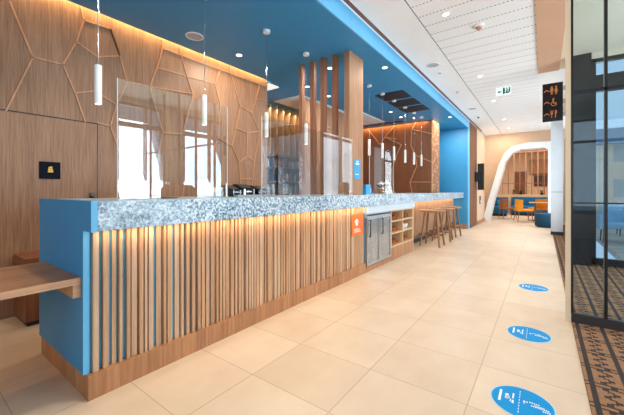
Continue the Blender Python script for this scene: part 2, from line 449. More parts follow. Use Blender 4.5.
# cream recessed panels in blue ceiling
for x0, x1, y0, y1, lb in ((-4.77, -3.99, 5.07, 7.0, 'long cream ceiling panel above the bottle shelves'), (-4.77, -3.65, 7.05, 8.5, 'cream ceiling panel behind the wooden post'), (-4.7, -4.05, 3.96, 4.44, 'small bright ceiling panel at the end of the hexagon wall')):
    o = obj('ceiling_panel', bx(x0, x1, max(y0, 4.18), y1, ZB-.014, ZB), white); tag(o, lb, 'panel')
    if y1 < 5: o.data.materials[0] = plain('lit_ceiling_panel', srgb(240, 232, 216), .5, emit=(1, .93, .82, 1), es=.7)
o = obj('ceiling_vent', bx(-4.6, -3.2, 8.62, 8.78, ZB-.012, ZB), grille); tag(o, 'long narrow dark vent in blue ceiling beside the far bar wall', 'vent')
for i, (y0, y1) in enumerate(((6.0, 6.53), (6.64, 7.17), (7.28, 7.80))):
    lb = ['nearest', 'middle', 'farthest'][i]+' of three square dark grilles in the blue ceiling'
    t = thing('ceiling_grille', lb, 'grille', (-2.5, (y0+y1)/2, ZB), 'square ceiling grilles')
    obj('grille_plate', bx(-2.8, -2.21, y0, y1, ZB-.008, ZB), grille, t)
    bm = new()
    for k in range(9): box(bm, -2.78+k*.064, -2.755+k*.064, y0+.02, y1-.02, ZB-.016, ZB-.008)
    obj('grille_louvres', bm, black, t)

# ------------------------------------------------------------------ lounge behind partition, windows
def window_y(name, x0, x1, y, z0, z1, trans, muls, d=.09):
    f = struct(name, new_frame_y(x0, x1, y, z0, z1, trans, muls, d), black)
    obj('window_pane', bx(x0+.02, x1-.02, y+d/2-.005, y+d/2+.005, z0+.02, z1-.02), winpane, f)
    return f
def new_frame_y(x0, x1, y, z0, z1, trans, muls, d):
    bm = new(); w = .06
    box(bm, x0, x0+w, y, y+d, z0, z1); box(bm, x1-w, x1, y, y+d, z0, z1)
    box(bm, x0, x1, y, y+d, z0, z0+.10); box(bm, x0, x1, y, y+d, z1-w, z1)
    for a, b in trans: box(bm, x0, x1, y-.01, y+d+.01, a, b)
    for m_ in muls: box(bm, m_-.03, m_+.03, y, y+d, z0, z1)
    return bm
def window_x(name, y0, y1, x, z0, z1, trans, muls, d=.09):
    bm = new(); w = .06
    box(bm, x, x+d, y0, y0+w, z0, z1); box(bm, x, x+d, y1-w, y1, z0, z1)
    box(bm, x, x+d, y0, y1, z0, z0+.08); box(bm, x, x+d, y0, y1, z1-w, z1)
    for a, b in trans: box(bm, x-.01, x+d+.01, y0, y1, a, b)
    for m_ in muls: box(bm, x, x+d, m_-.03, m_+.03, z0, z1)
    f = struct(name, bm, black)
    obj('window_pane', bx(x+d/2-.005, x+d/2+.005, y0+.02, y1-.02, z0+.02, z1-.02), winpane, f)
    return f
window_y('window_1', .62, 3.2, 6.7, .02, 3.30, [(2.77, 3.03)], [1.95])
struct('wall_window_pier', bx(.36, .62, 6.62, 6.85, 0, ZC-.005), black)
struct('wall_window_lintel', bx(.62, 3.2, 6.7, 6.8, 3.30, ZC-.005), khaki)
bx_w = [(-2.8, -1.5), (-1.1, .2), (.6, 1.5), (1.75, 2.75), (3.1, 4.2), (4.75, 6.2)]
for i, (a, b) in enumerate(bx_w):
    window_x('window_%d' % (i+2), a, b, 3.2, .1, 3.25, [(2.7, 2.8)], [(a+b)/2+.12])
prev = -3.0
for i, (a, b) in enumerate(bx_w+[(6.85, 6.85)]):
    struct('wall_right_pier_%d' % (i+1), bx(3.2, 3.4, prev, a, 0, ZC-.006), khaki); prev = b
bm = new(); box(bm, 3.2, 3.4, -3, 6.85, 3.25, ZC-.007); box(bm, 3.2, 3.4, -3, 6.85, 0.005, .1)
struct('wall_right_lintel', bm, khaki)
# right side
window_x('window_9', 6.86, 10.6, .56, .1, 3.25, [(2.7, 2.76)], [8.1, 9.3])  # unseen glazing, added to bring light onto column and blue wall
struct('wall_right_far', bx(.56, .66, 6.86, 11.2, 3.25, ZC), beige)
struct('wall_right_pier_far', bx(.56, .66, 10.6, 11.2, 0, 3.25), beige)
window_y('window_10', -2.6, 2.0, -3.09, .6, 3.0, [(2.4, 2.46)], [-1.1, .4])  # unseen window, added so light from behind reaches the blue end panel
# windows of the corridor beyond the column
window_x('window_8', 11.2, 13.9, .60, .1, 3.0, [(2.4, 2.46)], [12.1, 13.0])

# outside
o = obj('terrace_ground', bx(1.2, 60, 6.9, 70, -.2, -.08), soil); o['kind'] = 'structure'
o = obj('terrace_ground', bx(3.4, 60, -20, 6.9, -.2, -.08), soil); o['kind'] = 'structure'
def house(x0, x1, y0, y1, h, lb):
    t = thing('building', lb, 'building', ((x0+x1)/2, (y0+y1)/2, -.08))
    obj('wall', bx(x0, x1, y0, y1, -.08, h), bldg, t)
    bm = new(); xm = (x0+x1)/2
    prism(bm, [(y0-.5, h), (y1+.5, h), ((y0+y1)/2, h+1.6)], 'x', x0-.4, x1+.4)
    obj('roof', bm, roofm, t)
    w = (x1-x0)/6
    for k in range(5):
        for zz in (.8, 3.0):
            if zz+1 < h: obj('window', bx(x0+w*(k+.6), x0+w*(k+.9), y0-.03, y0, zz, zz+1.1), soil, t)
house(2.5, 13.0, 27, 35, 4.1, 'sandy rendered house with grey roof seen through the lounge window')
def lounge_chair(x, y, lb):
    t = thing('terrace_chair', lb, 'chair', (x, y, -.08), 'terrace chairs outside')
    obj('seat', bx(x-.24, x+.24, y-.25, y+.25, .28, .42, bev=.04), terrace_blue, t)
    obj('backrest', bx(x-.24, x+.24, y+.2, y+.3, .40, .85, bev=.03), terrace_blue, t)
    for sx in (-1, 1):
        obj('armrest', bx(x+sx*.27-.03, x+sx*.27+.03, y-.25, y+.28, .25, .60, bev=.02), terrace_blue, t)
        for sy in (-1, 1):
            obj('leg', tube(new(), (x+sx*.22, y+sy*.22, .29), (x+sx*.24, y+sy*.24, -.08), .018, .012), charcoal, t)
lounge_chair(1.42, 10.6, 'pale blue terrace armchair outside the lounge window, nearer the black pier')
lounge_chair(2.02, 10.8, 'pale blue terrace armchair outside the lounge window, farther from the pier')
lounge_chair(2.0, 12.6, 'pale blue terrace armchair standing behind the other two outside')

# ------------------------------------------------------------------ glass partition
gp = thing('glass_partition', 'tall black framed glass partition standing on patterned carpet', 'partition', (.21, 3.717, 0))
bm = new(); y0, y1 = 3.70, 3.745
obj('kick_plate', bx(.21, 3.19, y0, y1, .005, .085), charcoal, gp)
obj('corner_post', bx(.205, .222, y0, y1, .085, 3.38), black, gp)
for x in (.44, 1.05, 1.66, 2.27, 2.88): obj('mullion', bx(x-.011, x+.011, y0, y1, .085, 3.38), black, gp)
obj('middle_rail', bx(.222, 3.19, y0+.01, y1-.01, 1.082, 1.094), black, gp)
obj('transom_rail', bx(.222, 3.19, y0, y1, 2.075, 2.10), black, gp)
obj('glass_pane', bx(.222, 3.19, y0+.018, y0+.026, .085, 3.38), pane, gp)
obj('end_jamb', bx(.167, .204, y0, y1+.02, .0, 3.385), khaki, gp, label='pale beige jamb at the free end')
# wayfinding sign
sg = thing('direction_sign', 'black projecting sign with amber arrows and pictograms beside the glass partition', 'sign', (.08, 3.70, 2.02))
obj('sign_plate', bx(-.004, .148, 3.700, 3.715, 1.848, 2.205), blackgloss, sg)
for z in (1.905, 2.025, 2.145): obj('sign_clip', bx(.148, .167, 3.698, 3.717, z-.02, z+.02), chrome, sg)
YS = 3.6995
def glyph(bm, pts): prism(bm, pts, 'y', YS-.002, YS)
def disc_y(bm, x, z, r): prism(bm, [(x+r*math.cos(t*PI/6), z+r*math.sin(t*PI/6)) for t in range(12)], 'y', YS-.002, YS)
def arrow_up(bm, x, z): glyph(bm, [(x-.022, z-.012), (x, z+.004), (x+.022, z-.012), (x+.022, z-.005), (x, z+.013), (x-.022, z-.005)])
for z, nm in ((2.135, 'toilets'), (2.025, 'baby'), (1.915, 'food')):
    bm = new(); arrow_up(bm, .028, z)
    if nm == 'toilets':
        for cx, wd in ((.066, 0), (.098, 1)):
            disc_y(bm, cx, z+.032, .008)
            if wd: glyph(bm, [(cx-.006, z+.022), (cx+.006, z+.022), (cx+.014, z-.012), (cx-.014, z-.012)])
            else: glyph(bm, [(cx-.012, z+.022), (cx+.012, z+.022), (cx+.010, z-.012), (cx-.010, z-.012)])
            glyph(bm, [(cx-.007, z-.012), (cx-.001, z-.012), (cx-.001, z-.036), (cx-.007, z-.036)])
            glyph(bm, [(cx+.001, z-.012), (cx+.007, z-.012), (cx+.007, z-.036), (cx+.001, z-.036)])
    elif nm == 'baby':
        disc_y(bm, .078, z+.030, .008)
        glyph(bm, [(.070, z+.02), (.082, z+.02), (.084, z-.004), (.100, z-.004), (.104, z-.028), (.097, z-.028), (.094, z-.012), (.074, z-.012)])
        for k in range(9):
            t0, t1 = PI*.75+k*PI/8, PI*.75+(k+1)*PI/8
            c = (.080, z-.014)
            glyph(bm, [(c[0]+.022*math.cos(t0), c[1]+.022*math.sin(t0)), (c[0]+.022*math.cos(t1), c[1]+.022*math.sin(t1)), (c[0]+.017*math.cos(t1), c[1]+.017*math.sin(t1)), (c[0]+.017*math.cos(t0), c[1]+.017*math.sin(t0))])
    else:
        for dx in (-.009, 0, .009): glyph(bm, [(.066+dx-.002, z+.034), (.066+dx+.002, z+.034), (.066+dx+.002, z+.010), (.066+dx-.002, z+.010)])
        glyph(bm, [(.055, z+.012), (.077, z+.012), (.073, z-.002), (.059, z-.002)])
        glyph(bm, [(.063, z), (.069, z), (.069, z-.036), (.063, z-.036)])
        glyph(bm, [(.090, z-.036), (.096, z-.036), (.096, z+.0), (.104, z+.004), (.104, z+.028), (.096, z+.036), (.090, z+.036)])
    obj('pictogram_row', bm, amber, sg)
# white column
bm = new(); box(bm, .178, .43, 10.72, 11.0, .09, ZC)
cl = obj('column', bm, colwhite); cl['kind'] = 'structure'
obj('column_base', bx(.17, .438, 10.71, 11.01, .004, .09), charcoal, cl)
obj('column_joint', bx(.176, .432, 10.718, 11.002, 1.155, 1.165), charcoal, cl)

# ------------------------------------------------------------------ the bar
FY0, FY1, BYE = .705, 4.155, 10.79
bar = thing('bar_counter', 'long bar counter front clad in vertical oak slats with blue end panel', 'counter', (-2.3, 2.4, 0))
obj('backing_panel', bx(-2.16, -2.135, .70, FY1, .14, .968), blue_lit, bar, label='blue panel behind the slats')
obj('plinth', bx(-2.985, -2.08, .684, FY1+.0, 0, .14), W['plinth'], bar)
bm = new()
prism(bm, [(-2.985, .14), (-2.125, .14), (-2.125, .968), (-2.006, .968), (-2.006, 1.142), (-2.985, 1.142)], 'y', .672, .7035)
obj('end_panel', bm, blue, bar, label='blue end panel stepping out below the stone top')
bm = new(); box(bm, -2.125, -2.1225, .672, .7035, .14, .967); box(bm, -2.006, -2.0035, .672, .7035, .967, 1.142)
obj('edge_band', bm, blue_lit, bar, label='blue edge of end panel, coloured as lit')
random.seed(12)
y = .716; k = 0
ys = []
while y < FY1-.03:
    w = random.choice([.016, .019, .023, .028, .033]); g = random.choice([.009, .012, .015, .018])
    if y < 1.5: g = random.choice([.010, .014, .024, .028])
    if y+w > FY1-.004: w = FY1-.004-y
    d = random.choice([-2.103, -2.103, -2.118])
    ys.append((y, w, d)); y += w+g
for y, w, d in ys:
    obj('slat', bx(-2.135, d, y, y+w, .14, .966), random.choice([W['slat'], W['slat'], W['slat_grey']]), bar)
obj('back_panel', bx(-2.97, -2.95, .7035, FY1, .14, 1.0), W['back'], bar)
print('slats', len(ys))

ld = obj('led_strip', bx(-2.095, -2.083, .74, 4.12, .966, .9698), ledglow); tag(ld, 'thin warm light strip under the stone top above the oak slats', 'light strip')

# stone worktop : L shaped plan, thick front edge
bm = new()
prism(bm, [(-2.008, .7045), (-2.008, BYE), (-2.44, BYE), (-2.44, 8.97), (-2.975, 8.97), (-2.975, .7045)], 'z', .97, 1.137)
top = obj('worktop', bm, stone); tag(top, 'continuous thick blue grey speckled granite worktop along the whole bar', 'worktop')
md = top.modifiers.new('bevel', 'BEVEL'); md.width = .004; md.segments = 2; md.limit_method = 'ANGLE'

# wooden ledge at left with cleat
lg = thing('side_ledge', 'low oak ledge shelf fixed to the blue end panel of the bar', 'shelf', (-2.5, .3, .7))
obj('ledge_top', bx(-2.84, -2.155, -.6, .67, .660, .698), W['ledge'], lg)
obj('ledge_edge', bx(-2.155, -2.147, -.6, .67, .660, .698), W['ledge_edge'], lg)
obj('cleat', bx(-2.80, -2.152, .632, .671, .585, .660), W['ledge_edge'], lg)
obj('leg', bx(-2.80, -2.74, -.55, -.49, .0, .660), W['ledge_edge'], lg)
obj('leg', bx(-2.22, -2.16, -.55, -.49, .0, .660), W['ledge_edge'], lg)
lc = thing('low_cabinet', 'dark wood low cabinet against the wood wall under the ledge', 'cabinet', (-3.85, .95, 0))
obj('body', bx(-4.05, -3.64, .722, 1.25, .04, .60, bev=.004), W['wall_dark'], lc)
obj('plinth', bx(-4.04, -3.66, .74, 1.24, 0, .04), rubber, lc)

# wall sign with gold emblem
s = thing('door_sign', 'black square sign with small gold emblem on the wood door', 'sign', (LW+.02, 1.0, 1.4))
obj('sign_plate', bx(LW+.0165, LW+.026, .91, 1.081, 1.318, 1.492), navy, s)
bm = new(); X0, X1 = LW+.0262, LW+.028
box(bm, X0, X1, .977, 1.020, 1.385, 1.402); box(bm, X0, X1, .980, 1.017, 1.405, 1.420); box(bm, X0, X1, .983, .992, 1.42, 1.44); box(bm, X0, X1, .997, 1.012, 1.424, 1.445)
obj('emblem', bm, gold, s)

# ------------------------------------------------------------------ fridge, panel and rack under the worktop
pn = obj('service_panel', bx(-2.5, -2.05, 4.16, 6.22, .865, .9695, bev=.003), panelwhite); tag(pn, 'smooth pale panel under the granite above the fridge and wine rack', 'panel')
fr = thing('bar_fridge', 'stainless two door undercounter fridge with glass doors in the bar front', 'fridge', (-2.3, 4.63, 0))
obj('plinth', bx(-2.6, -2.08, 4.157, 5.09, 0, .07), W['plinth'], fr)
bm = new(); box(bm, -2.6, -2.58, 4.17, 5.09, .07, .86); box(bm, -2.58, -2.1, 4.17, 4.19, .07, .86); box(bm, -2.58, -2.1, 5.07, 5.09, .07, .86); box(bm, -2.58, -2.1, 4.19, 5.07, .07, .09); box(bm, -2.58, -2.1, 4.19, 5.07, .80, .86)
obj('body', bm, steel, fr)
bm = new()
for k in range(8): box(bm, -2.1, -2.088, 4.22+k*.105, 4.30+k*.105, .815, .84)
obj('vent_grille', bm, black, fr)
for z in (.33, .56): obj('wire_shelf', bx(-2.57, -2.14, 4.2, 5.06, z, z+.008), steel, fr)
for y0, y1, hy in ((4.18, 4.622, 4.24), (4.630, 5.08, 4.68)):
    bm = new(); w = .032
    box(bm, -2.098, -2.072, y0, y0+w, .085, .80); box(bm, -2.098, -2.072, y1-w, y1, .085, .80); box(bm, -2.098, -2.072, y0+w, y1-w, .085, .085+w); box(bm, -2.098, -2.072, y0+w, y1-w, .80-w, .80)
    d = obj('door', bm, steel, fr)
    obj('door_glass', bx(-2.09, -2.082, y0+w, y1-w, .085+w, .80-w), fridgeglass, d)
    bm = new(); path(bm, [(-2.072, hy, .76), (-2.045, hy, .76), (-2.045, hy, .52), (-2.072, hy, .52)], .008)
    obj('door_handle', bm, black, d)
# bottles inside the fridge
def bottle(name, x, y, z, h, r, mat, lb, grp, cap=black, lay=None):
    t = thing(name, lb, 'bottle', (x, y, z), grp)
    obj('glass_body', lathe(new(), [(0, 0), (r, .002), (r, h*.58), (r*.75, h*.68), (r*.34, h*.76), (r*.32, h*.95), (0, h*.95)], (x, y, z), 14), mat, t, smooth=True)
    obj('cap', lathe(new(), [(r*.36, h*.93), (r*.36, h), (0, h)], (x, y, z), 12), cap, t)
    return t
fl = [(4.29, .098, 'tall'), (4.42, .098, ''), (4.54, .098, ''), (4.74, .098, ''), (4.87, .098, ''), (5.0, .098, '')]
for i in range(12):
    z = (.0905, .3385)[i//6]; y = fl[i % 6][0]
    lb = 'pale bottle in the fridge on the %s shelf, %s from the left' % (('bottom', 'middle')[i//6], ('first', 'second', 'third', 'fourth', 'fifth', 'sixth')[i % 6])
    if i == 0: b0 = bottle('soft_drink_bottle', -2.25, y, z, .2, .03, clearw, lb, 'bottles in the fridge')
    else: dup(b0, (-2.25, y, z), lb)

rk = thing('wine_rack', 'open oak rack of six square compartments in the bar front', 'rack', (-2.3, 5.65, 0))
obj('plinth', bx(-2.55, -2.082, 5.095, 6.22, 0, .22), W['plinth'], rk)
y0, y1 = 5.10, 6.22; zz = [.22, .445, .655, .84]
for y in (y0, (y0+y1)/2-.012, y1-.028): obj('upright', bx(-2.5, -2.082, y, y+.028, .22, .864), W['pale'], rk)
for a, b in ((y0+.028, (y0+y1)/2-.012), ((y0+y1)/2+.016, y1-.028)):
    for z in zz: obj('shelf_board', bx(-2.5, -2.084, a, b, z, z+.022), W['pale'], rk)
obj('back_board', bx(-2.34, -2.32, y0, y1, .22, .864), W['dark'], rk)  # very dark colour stands in for the shade inside the rack
cn = {}
names = ['nearest', 'second', 'third']
first = None
for ci, (a, b) in enumerate(((y0+.028, y0+.548), (y0+.576, y1-.028))):
    for ri, z in enumerate((.242, .467, .677)):
        rown = ('bottom', 'middle', 'top')[ri]; coln = ('left', 'right')[ci]
        if (ci, ri) == (1, 1):
            for k in range(3):
                x, y = -2.19, a+.1+k*.14
                t = thing('cup', '%s white cup in the right column of the rack, %s row' % (names[k], rown), 'cup', (x, y, z), 'white cups in the rack')
                obj('cup_body', lathe(new(), [(0, 0), (.03, .002), (.052, .05), (.056, .09), (.052, .09), (.046, .05), (0, .012)], (x, y, z), 16), ceramic, t, smooth=True)
                bm = new(); path(bm, [(x, y+.05, z+.07), (x, y+.08, z+.06), (x, y+.075, z+.035), (x, y+.045, z+.03)], .006); obj('cup_handle', bm, ceramic, t)
            continue
        for k in range(3):
            y = a+.09+k*.15; lb = '%s amber bottle lying in the %s %s compartment of the rack' % (names[k], rown, coln)
            if first is None:
                t = thing('wine_bottle', lb, 'bottle', (-2.12, y, z+.042), 'amber bottles in the rack')
                x = -2.12; r = .04
                bm = new(); prof = [(0, 0), (.014, 0), (.016, -.03), (.042, -.06), (.042, -.19), (0, -.19)]
                lathe(bm, prof, (0, 0, 0), 14); bmesh.ops.rotate(bm, verts=bm.verts, cent=(0, 0, 0), matrix=Matrix.Rotation(PI/2, 3, 'Y')); bmesh.ops.translate(bm, verts=bm.verts, vec=(x, y, z+.042))
                obj('glass_body', bm, bronze, t, smooth=True)
                obj('cork_foil', tube(new(), (x-.03, y, z+.042), (x+.002, y, z+.042), .016), orange, t)
                first = t
            else: dup(first, (-2.12, y, z+.042), lb)

# stool section of the bar
sb = thing('bar_stool_counter', 'far bar section with recessed oak slat front behind the wooden stools', 'counter', (-2.4, 8.5, 0))
obj('backing_panel', bx(-2.36, -2.335, 6.25, BYE-.01, .12, .968), W['back'], sb)
obj('side_panel', bx(-2.36, -2.083, 6.222, 6.248, 0, .968), W['pale'], sb)
obj('plinth', bx(-2.5, -2.36, 6.25, BYE-.01, 0, .12), rubber, sb)
y = 6.26; n = 0
while y < BYE-.06 and n < 90:
    w = random.choice([.03, .036, .042, .05]); obj('slat', bx(-2.335, -2.305, y, y+w, .12, .966), random.choice([W['slat'], W['strip']]), sb); y += w+random.choice([.018, .024, .03]); n += 1
bm = new(); tube(bm, (-2.2, 6.3, .2), (-2.2, BYE-.05, .2), .02)
ra = obj('foot_rail', bm, metalrail, sb, smooth=True)
for k in range(6):
    yy = 6.5+k*.8
    obj('rail_bracket', tube(new(), (-2.2, yy, .2), (-2.335, yy, .2), .012), metalrail, sb)

# bar stools
def stool(x, y, lb):
    t = thing('bar_stool', lb, 'stool', (x, y, 0), 'wooden bar stools')
    H = .775
    bm = new(); prof = [(0, H-.045), (.20, H-.045), (.255, H-.028), (.268, H-.010), (.262, H), (.20, H-.004), (0, H-.012)]
    lathe(bm, prof, (x, y, 0), 32)
    obj('seat', bm, W['stool_seat'], t, smooth=True)
    pts = []
    for sx, sy in ((-1, -1), (1, -1), (1, 1), (-1, 1)):
        a = Vector((x+sx*.12, y+sy*.12, H-.04)); b = Vector((x+sx*.20, y+sy*.20, .0))
        obj('leg', tube(new(), a, b, .023, .02, 12), W['stool'], t, smooth=True); pts.append((a, b))
    for i in range(4):
        (a, b), (c, d) = pts[i], pts[(i+1) % 4]; f = .62 if i % 2 else .70
        obj('stretcher', tube(new(), a.lerp(b, f), c.lerp(d, f), .012, .012, 10), W['stool'], t, smooth=True)
    return t
s0 = stool(-1.94, 7.06, 'wooden round seat bar stool nearest, beside the wine rack')
dup(s0, (-1.95, 7.95, 0), 'wooden round seat bar stool in the middle of the three', rz=.12)
dup(s0, (-1.97, 8.85, 0), 'wooden round seat bar stool nearest the blue end wall', rz=-.1)

# orange notice on the slats
on = thing('orange_notice', 'orange notice with pale emblem fixed to the oak slats beside the fridge', 'notice', (-2.1, 3.93, .72))
obj('board', bx(-2.1025, -2.094, 3.765, 4.10, .572, .868), orange, on)
bm = new()
for dy, dz, r in ((0, 0, .035), (.03, .02, .02), (-.035, .025, .022), (.0, .045, .02)):
    lathe(bm, [(0, 0), (r, 0), (r, .002), (0, .002)], (0, 0, 0), 14) if False else None
    prism(bm, [(3.90+dy+r*math.cos(a*PI/6), .74+dz+r*math.sin(a*PI/6)) for a in range(12)], 'x', -2.094, -2.0925)
obj('emblem', bm, vinylwhite, on)
bm = new()
for z in (.66, .64, .62): box(bm, -2.094, -2.0930, 3.82, 4.04-(z-.6), z, z+.007)
obj('printed_lines', bm, vinylwhite, on)

# ------------------------------------------------------------------ slat screen and post on the counter
ps = thing('slat_screen', 'tall wooden fin screen with broad oak post rising from the counter to the blue ceiling', 'screen', (-2.6, 4.0, 1.137))
obj('post', bx(-2.268, -2.185, 3.855, 4.27, 1.1375, ZB-.002), W['post'], ps)
for a, b in ((-3.09, -3.00), (-2.87, -2.77), (-2.68, -2.575), (-2.475, -2.375)):
    z0 = 1.1375 if a > -2.97 else .0
    obj('fin', bx(a, b-.035, 3.855, 3.93, z0, ZB-.002), W['fin'], ps)
bs = thing('blue_poster', 'narrow bright blue poster hanging on the oak post', 'poster', (-2.18, 4.08, 1.5))
obj('sheet', bx(-2.184, -2.180, 3.985, 4.17, 1.37, 1.65), signblue, bs)
bm = new(); box(bm, -2.180, -2.179, 4.03, 4.13, 1.575, 1.60); box(bm, -2.180, -2.179, 4.05, 4.11, 1.61, 1.63); box(bm, -2.180, -2.179, 4.02, 4.12, 1.43, 1.44)
obj('printed_marks', bm, vinylwhite, bs)
bb = thing('blue_box', 'bright blue cardboard box standing on the granite beside the post', 'box', (-2.32, 4.42, 1.137))
obj('carton', bx(-2.42, -2.15, 4.30, 4.46, 1.1375, 1.29, bev=.003), signblue, bb)
bm = new(); box(bm, -2.38, -2.2, 4.2985, 4.2997, 1.20, 1.215); box(bm, -2.36, -2.25, 4.2985, 4.2997, 1.225, 1.233)
obj('printed_marks', bm, vinylwhite, bb)

# ------------------------------------------------------------------ acrylic screens with serving hatch
def screen(y0, y1, c0, c1, zt, zc, lb, X=-2.3):
    t = thing('acrylic_screen', lb, 'screen', (X, (y0+y1)/2, 1.137), 'clear acrylic screens')
    z0 = 1.1385
    pts = [(y0, z0), (c0, z0), (c0, zc-.03), (c0+.03, zc), (c1-.03, zc), (c1, zc-.03), (c1, z0), (y1, z0), (y1, zt), (y0, zt)]
    bm = new(); prism(bm, pts, 'x', X-.003, X+.003)
    obj('acrylic_sheet', bm, plexi, t)
    bm = new(); box(bm, X-.004, X+.004, y0-.004, y0, z0, zt); box(bm, X-.004, X+.004, y1, y1+.004, z0, zt)
    obj('polished_edge', bm, plexi_edge, t)
    for yy in (y0+.1, y1-.1):
        obj('foot', bx(X-.07, X+.07, yy-.004, yy+.004, z0-.001, z0+.05), plexi, t)
screen(.925, 1.83, 1.22, 1.51, 1.955, 1.245, 'tall clear acrylic screen with hatch, nearest the blue end panel')
screen(2.12, 3.86, 3.50, 3.78, 1.91, 1.31, 'tall clear acrylic screen with hatch, in front of the wooden fins', X=-2.15)
screen(4.72, 5.75, 5.0, 5.3, 1.94, 1.32, 'tall clear acrylic screen with hatch, past the wooden post')

# pendants
def pendant(y, lb, zt=2.16, zb=1.86, X=-2.74, r=.025):
    t = thing('pendant_lamp', lb, 'lamp', (X, y, ZB), 'cylinder pendant lamps')
    obj('canopy', lathe(new(), [(0, 0), (.045, 0), (.045, -.03), (.012, -.035), (0, -.035)], (X, y, ZB-.001), 20), whitepaint, t, smooth=True)
    obj('cable', tube(new(), (X, y, ZB-.03), (X, y, zt), .003), chrome, t)
    obj('shade', lathe(new(), [(0, zt), (r*.7, zt), (r, zt-.008), (r, zb), (r*.8, zb), (r*.8, zb+.02), (0, zb+.02)], (X, y, 0), 20), whitepaint, t, smooth=True)
    obj('bulb', lathe(new(), [(r*.7, zb+.012), (r*.7, zb+.018), (0, zb+.018), (0, zb+.012)], (X, y, 0), 16), lampglow, t)
    return t
words = ['first white cylinder pendant from the left, over the near end of the bar', 'second white cylinder pendant from the left, over the acrylic screen', 'third white cylinder pendant from the left, at the end of the hexagon wall', 'fourth white cylinder pendant, hanging just left of the wooden fins', 'first white cylinder pendant right of the oak post', 'second white cylinder pendant right of the oak post', 'third white cylinder pendant right of the oak post', 'fourth white cylinder pendant right of the oak post', 'fifth white cylinder pendant right of the oak post', 'sixth white cylinder pendant right of the oak post, farthest along the bar']
PY = [.965, 1.90, 2.78, 3.58, 5.37, 5.97, 6.58, 7.27, 7.9, 8.5]
p0 = None
for y, lb in zip(PY, words):
    X = -2.74 if y < 5 else -2.62
    if p0 is None: p0 = pendant(y, lb)
    else: dup(p0, (X, y, ZB), lb)

# downlights
def downlight(x, y, z, lb, ring=whitepaint, r=.055):
    t = thing('downlight', lb, 'light', (x, y, z), 'recessed downlights')
    obj('trim_ring', lathe(new(), [(r, 0), (r, -.008), (r*.7, -.008), (r*.65, 0)], (x, y, z), 24), ring, t)
    obj('lens', lathe(new(), [(0, -.003), (r*.66, -.003), (r*.66, 0), (0, 0)], (x, y, z), 20), lampglow, t)
    return t
d0 = None
wh = ['nearest', 'second', 'third', 'fourth', 'fifth']
for i, y in enumerate((4.12, 6.74, 8.79, 11.26, 13.0)):
    lb = '%s round downlight of the row in the white perforated ceiling' % wh[i]
    if d0 is None: d0 = downlight(-.972, y, ZC, lb)
    else: dup(d0, (-.972, y, ZC), lb)
d1_ = downlight(-2.04, 4.74, ZB, 'round downlight in blue ceiling right of the oak post', r=.045)
d1_.children[1].data.materials[0] = plain('dim_lamp', srgb(240, 236, 226), .4, emit=(1, .95, .85, 1), es=.8)
for x, y, lb in ((-2.04, 4.74, 'round downlight in blue ceiling right of the oak post'), (-2.01, 8.97, 'round downlight in blue ceiling near the blue end wall'), (-3.56, 3.05, 'round downlight in blue ceiling near the hexagon wall'), (-3.07, 7.5, 'round downlight in blue ceiling left of the dark grilles'), (-3.07, 8.2, 'round downlight in blue ceiling before the far bar wall'), (-2.76, 4.24, 'round downlight in blue ceiling behind the wooden fins'), (-3.6, 5.48, 'round downlight seen between the two middle wooden fins'), (-3.6, 4.74, 'round downlight seen beside the leftmost wooden fin')):
    if y != 4.74 or x != -2.04: dup(d1_, (x, y, ZB), lb)
def speaker(x, y, z, r, lb):
    t = thing('ceiling_speaker', lb, 'speaker', (x, y, z), 'round ceiling speakers')
    obj('rim', lathe(new(), [(r, 0), (r, -.008), (r*.88, -.010), (r*.88, 0)], (x, y, z), 32), whitepaint, t)
    obj('grille', lathe(new(), [(r*.88, 0), (r*.88, -.006), (0, -.008), (0, 0)], (x, y, z), 32), plain('speaker_mesh', srgb(176, 184, 190), .6, var=.05, nscale=150), t)
speaker(-3.58, 2.34, ZB, .11, 'round white ceiling speaker in the blue ceiling over the bar')
speaker(-1.546, 5.66, ZC, .11, 'round ceiling speaker nearest in the plain white ceiling strip')
speaker(-1.52, 9.3, ZC, .11, 'round ceiling speaker farther along the plain white ceiling strip')
def detector(x, y, z, r, h, lb, mat=whitepaint):
    t = thing('ceiling_detector', lb, 'detector', (x, y, z))
    obj('base', lathe(new(), [(0, 0), (r, 0), (r, -h*.4), (r*.8, -h*.5), (0, -h*.5)], (x, y, z), 24), whitepaint, t, smooth=True)
    obj('sensor', lathe(new(), [(r*.6, -h*.5), (r*.45, -h), (0, -h)], (x, y, z), 20), mat, t, smooth=True)
detector(-.685, 4.67, ZC, .065, .05, 'white smoke detector on the perforated ceiling', copper)
detector(-1.54, 6.09, ZC, .04, .03, 'small sprinkler head beside the near ceiling speaker', copper)
detector(-1.53, 7.51, ZC, .035, .03, 'small sprinkler head midway along the plain ceiling strip', copper)
detector(-1.536, 10.37, ZC, .05, .06, 'dark ceiling camera near the far end of the plain strip', black)

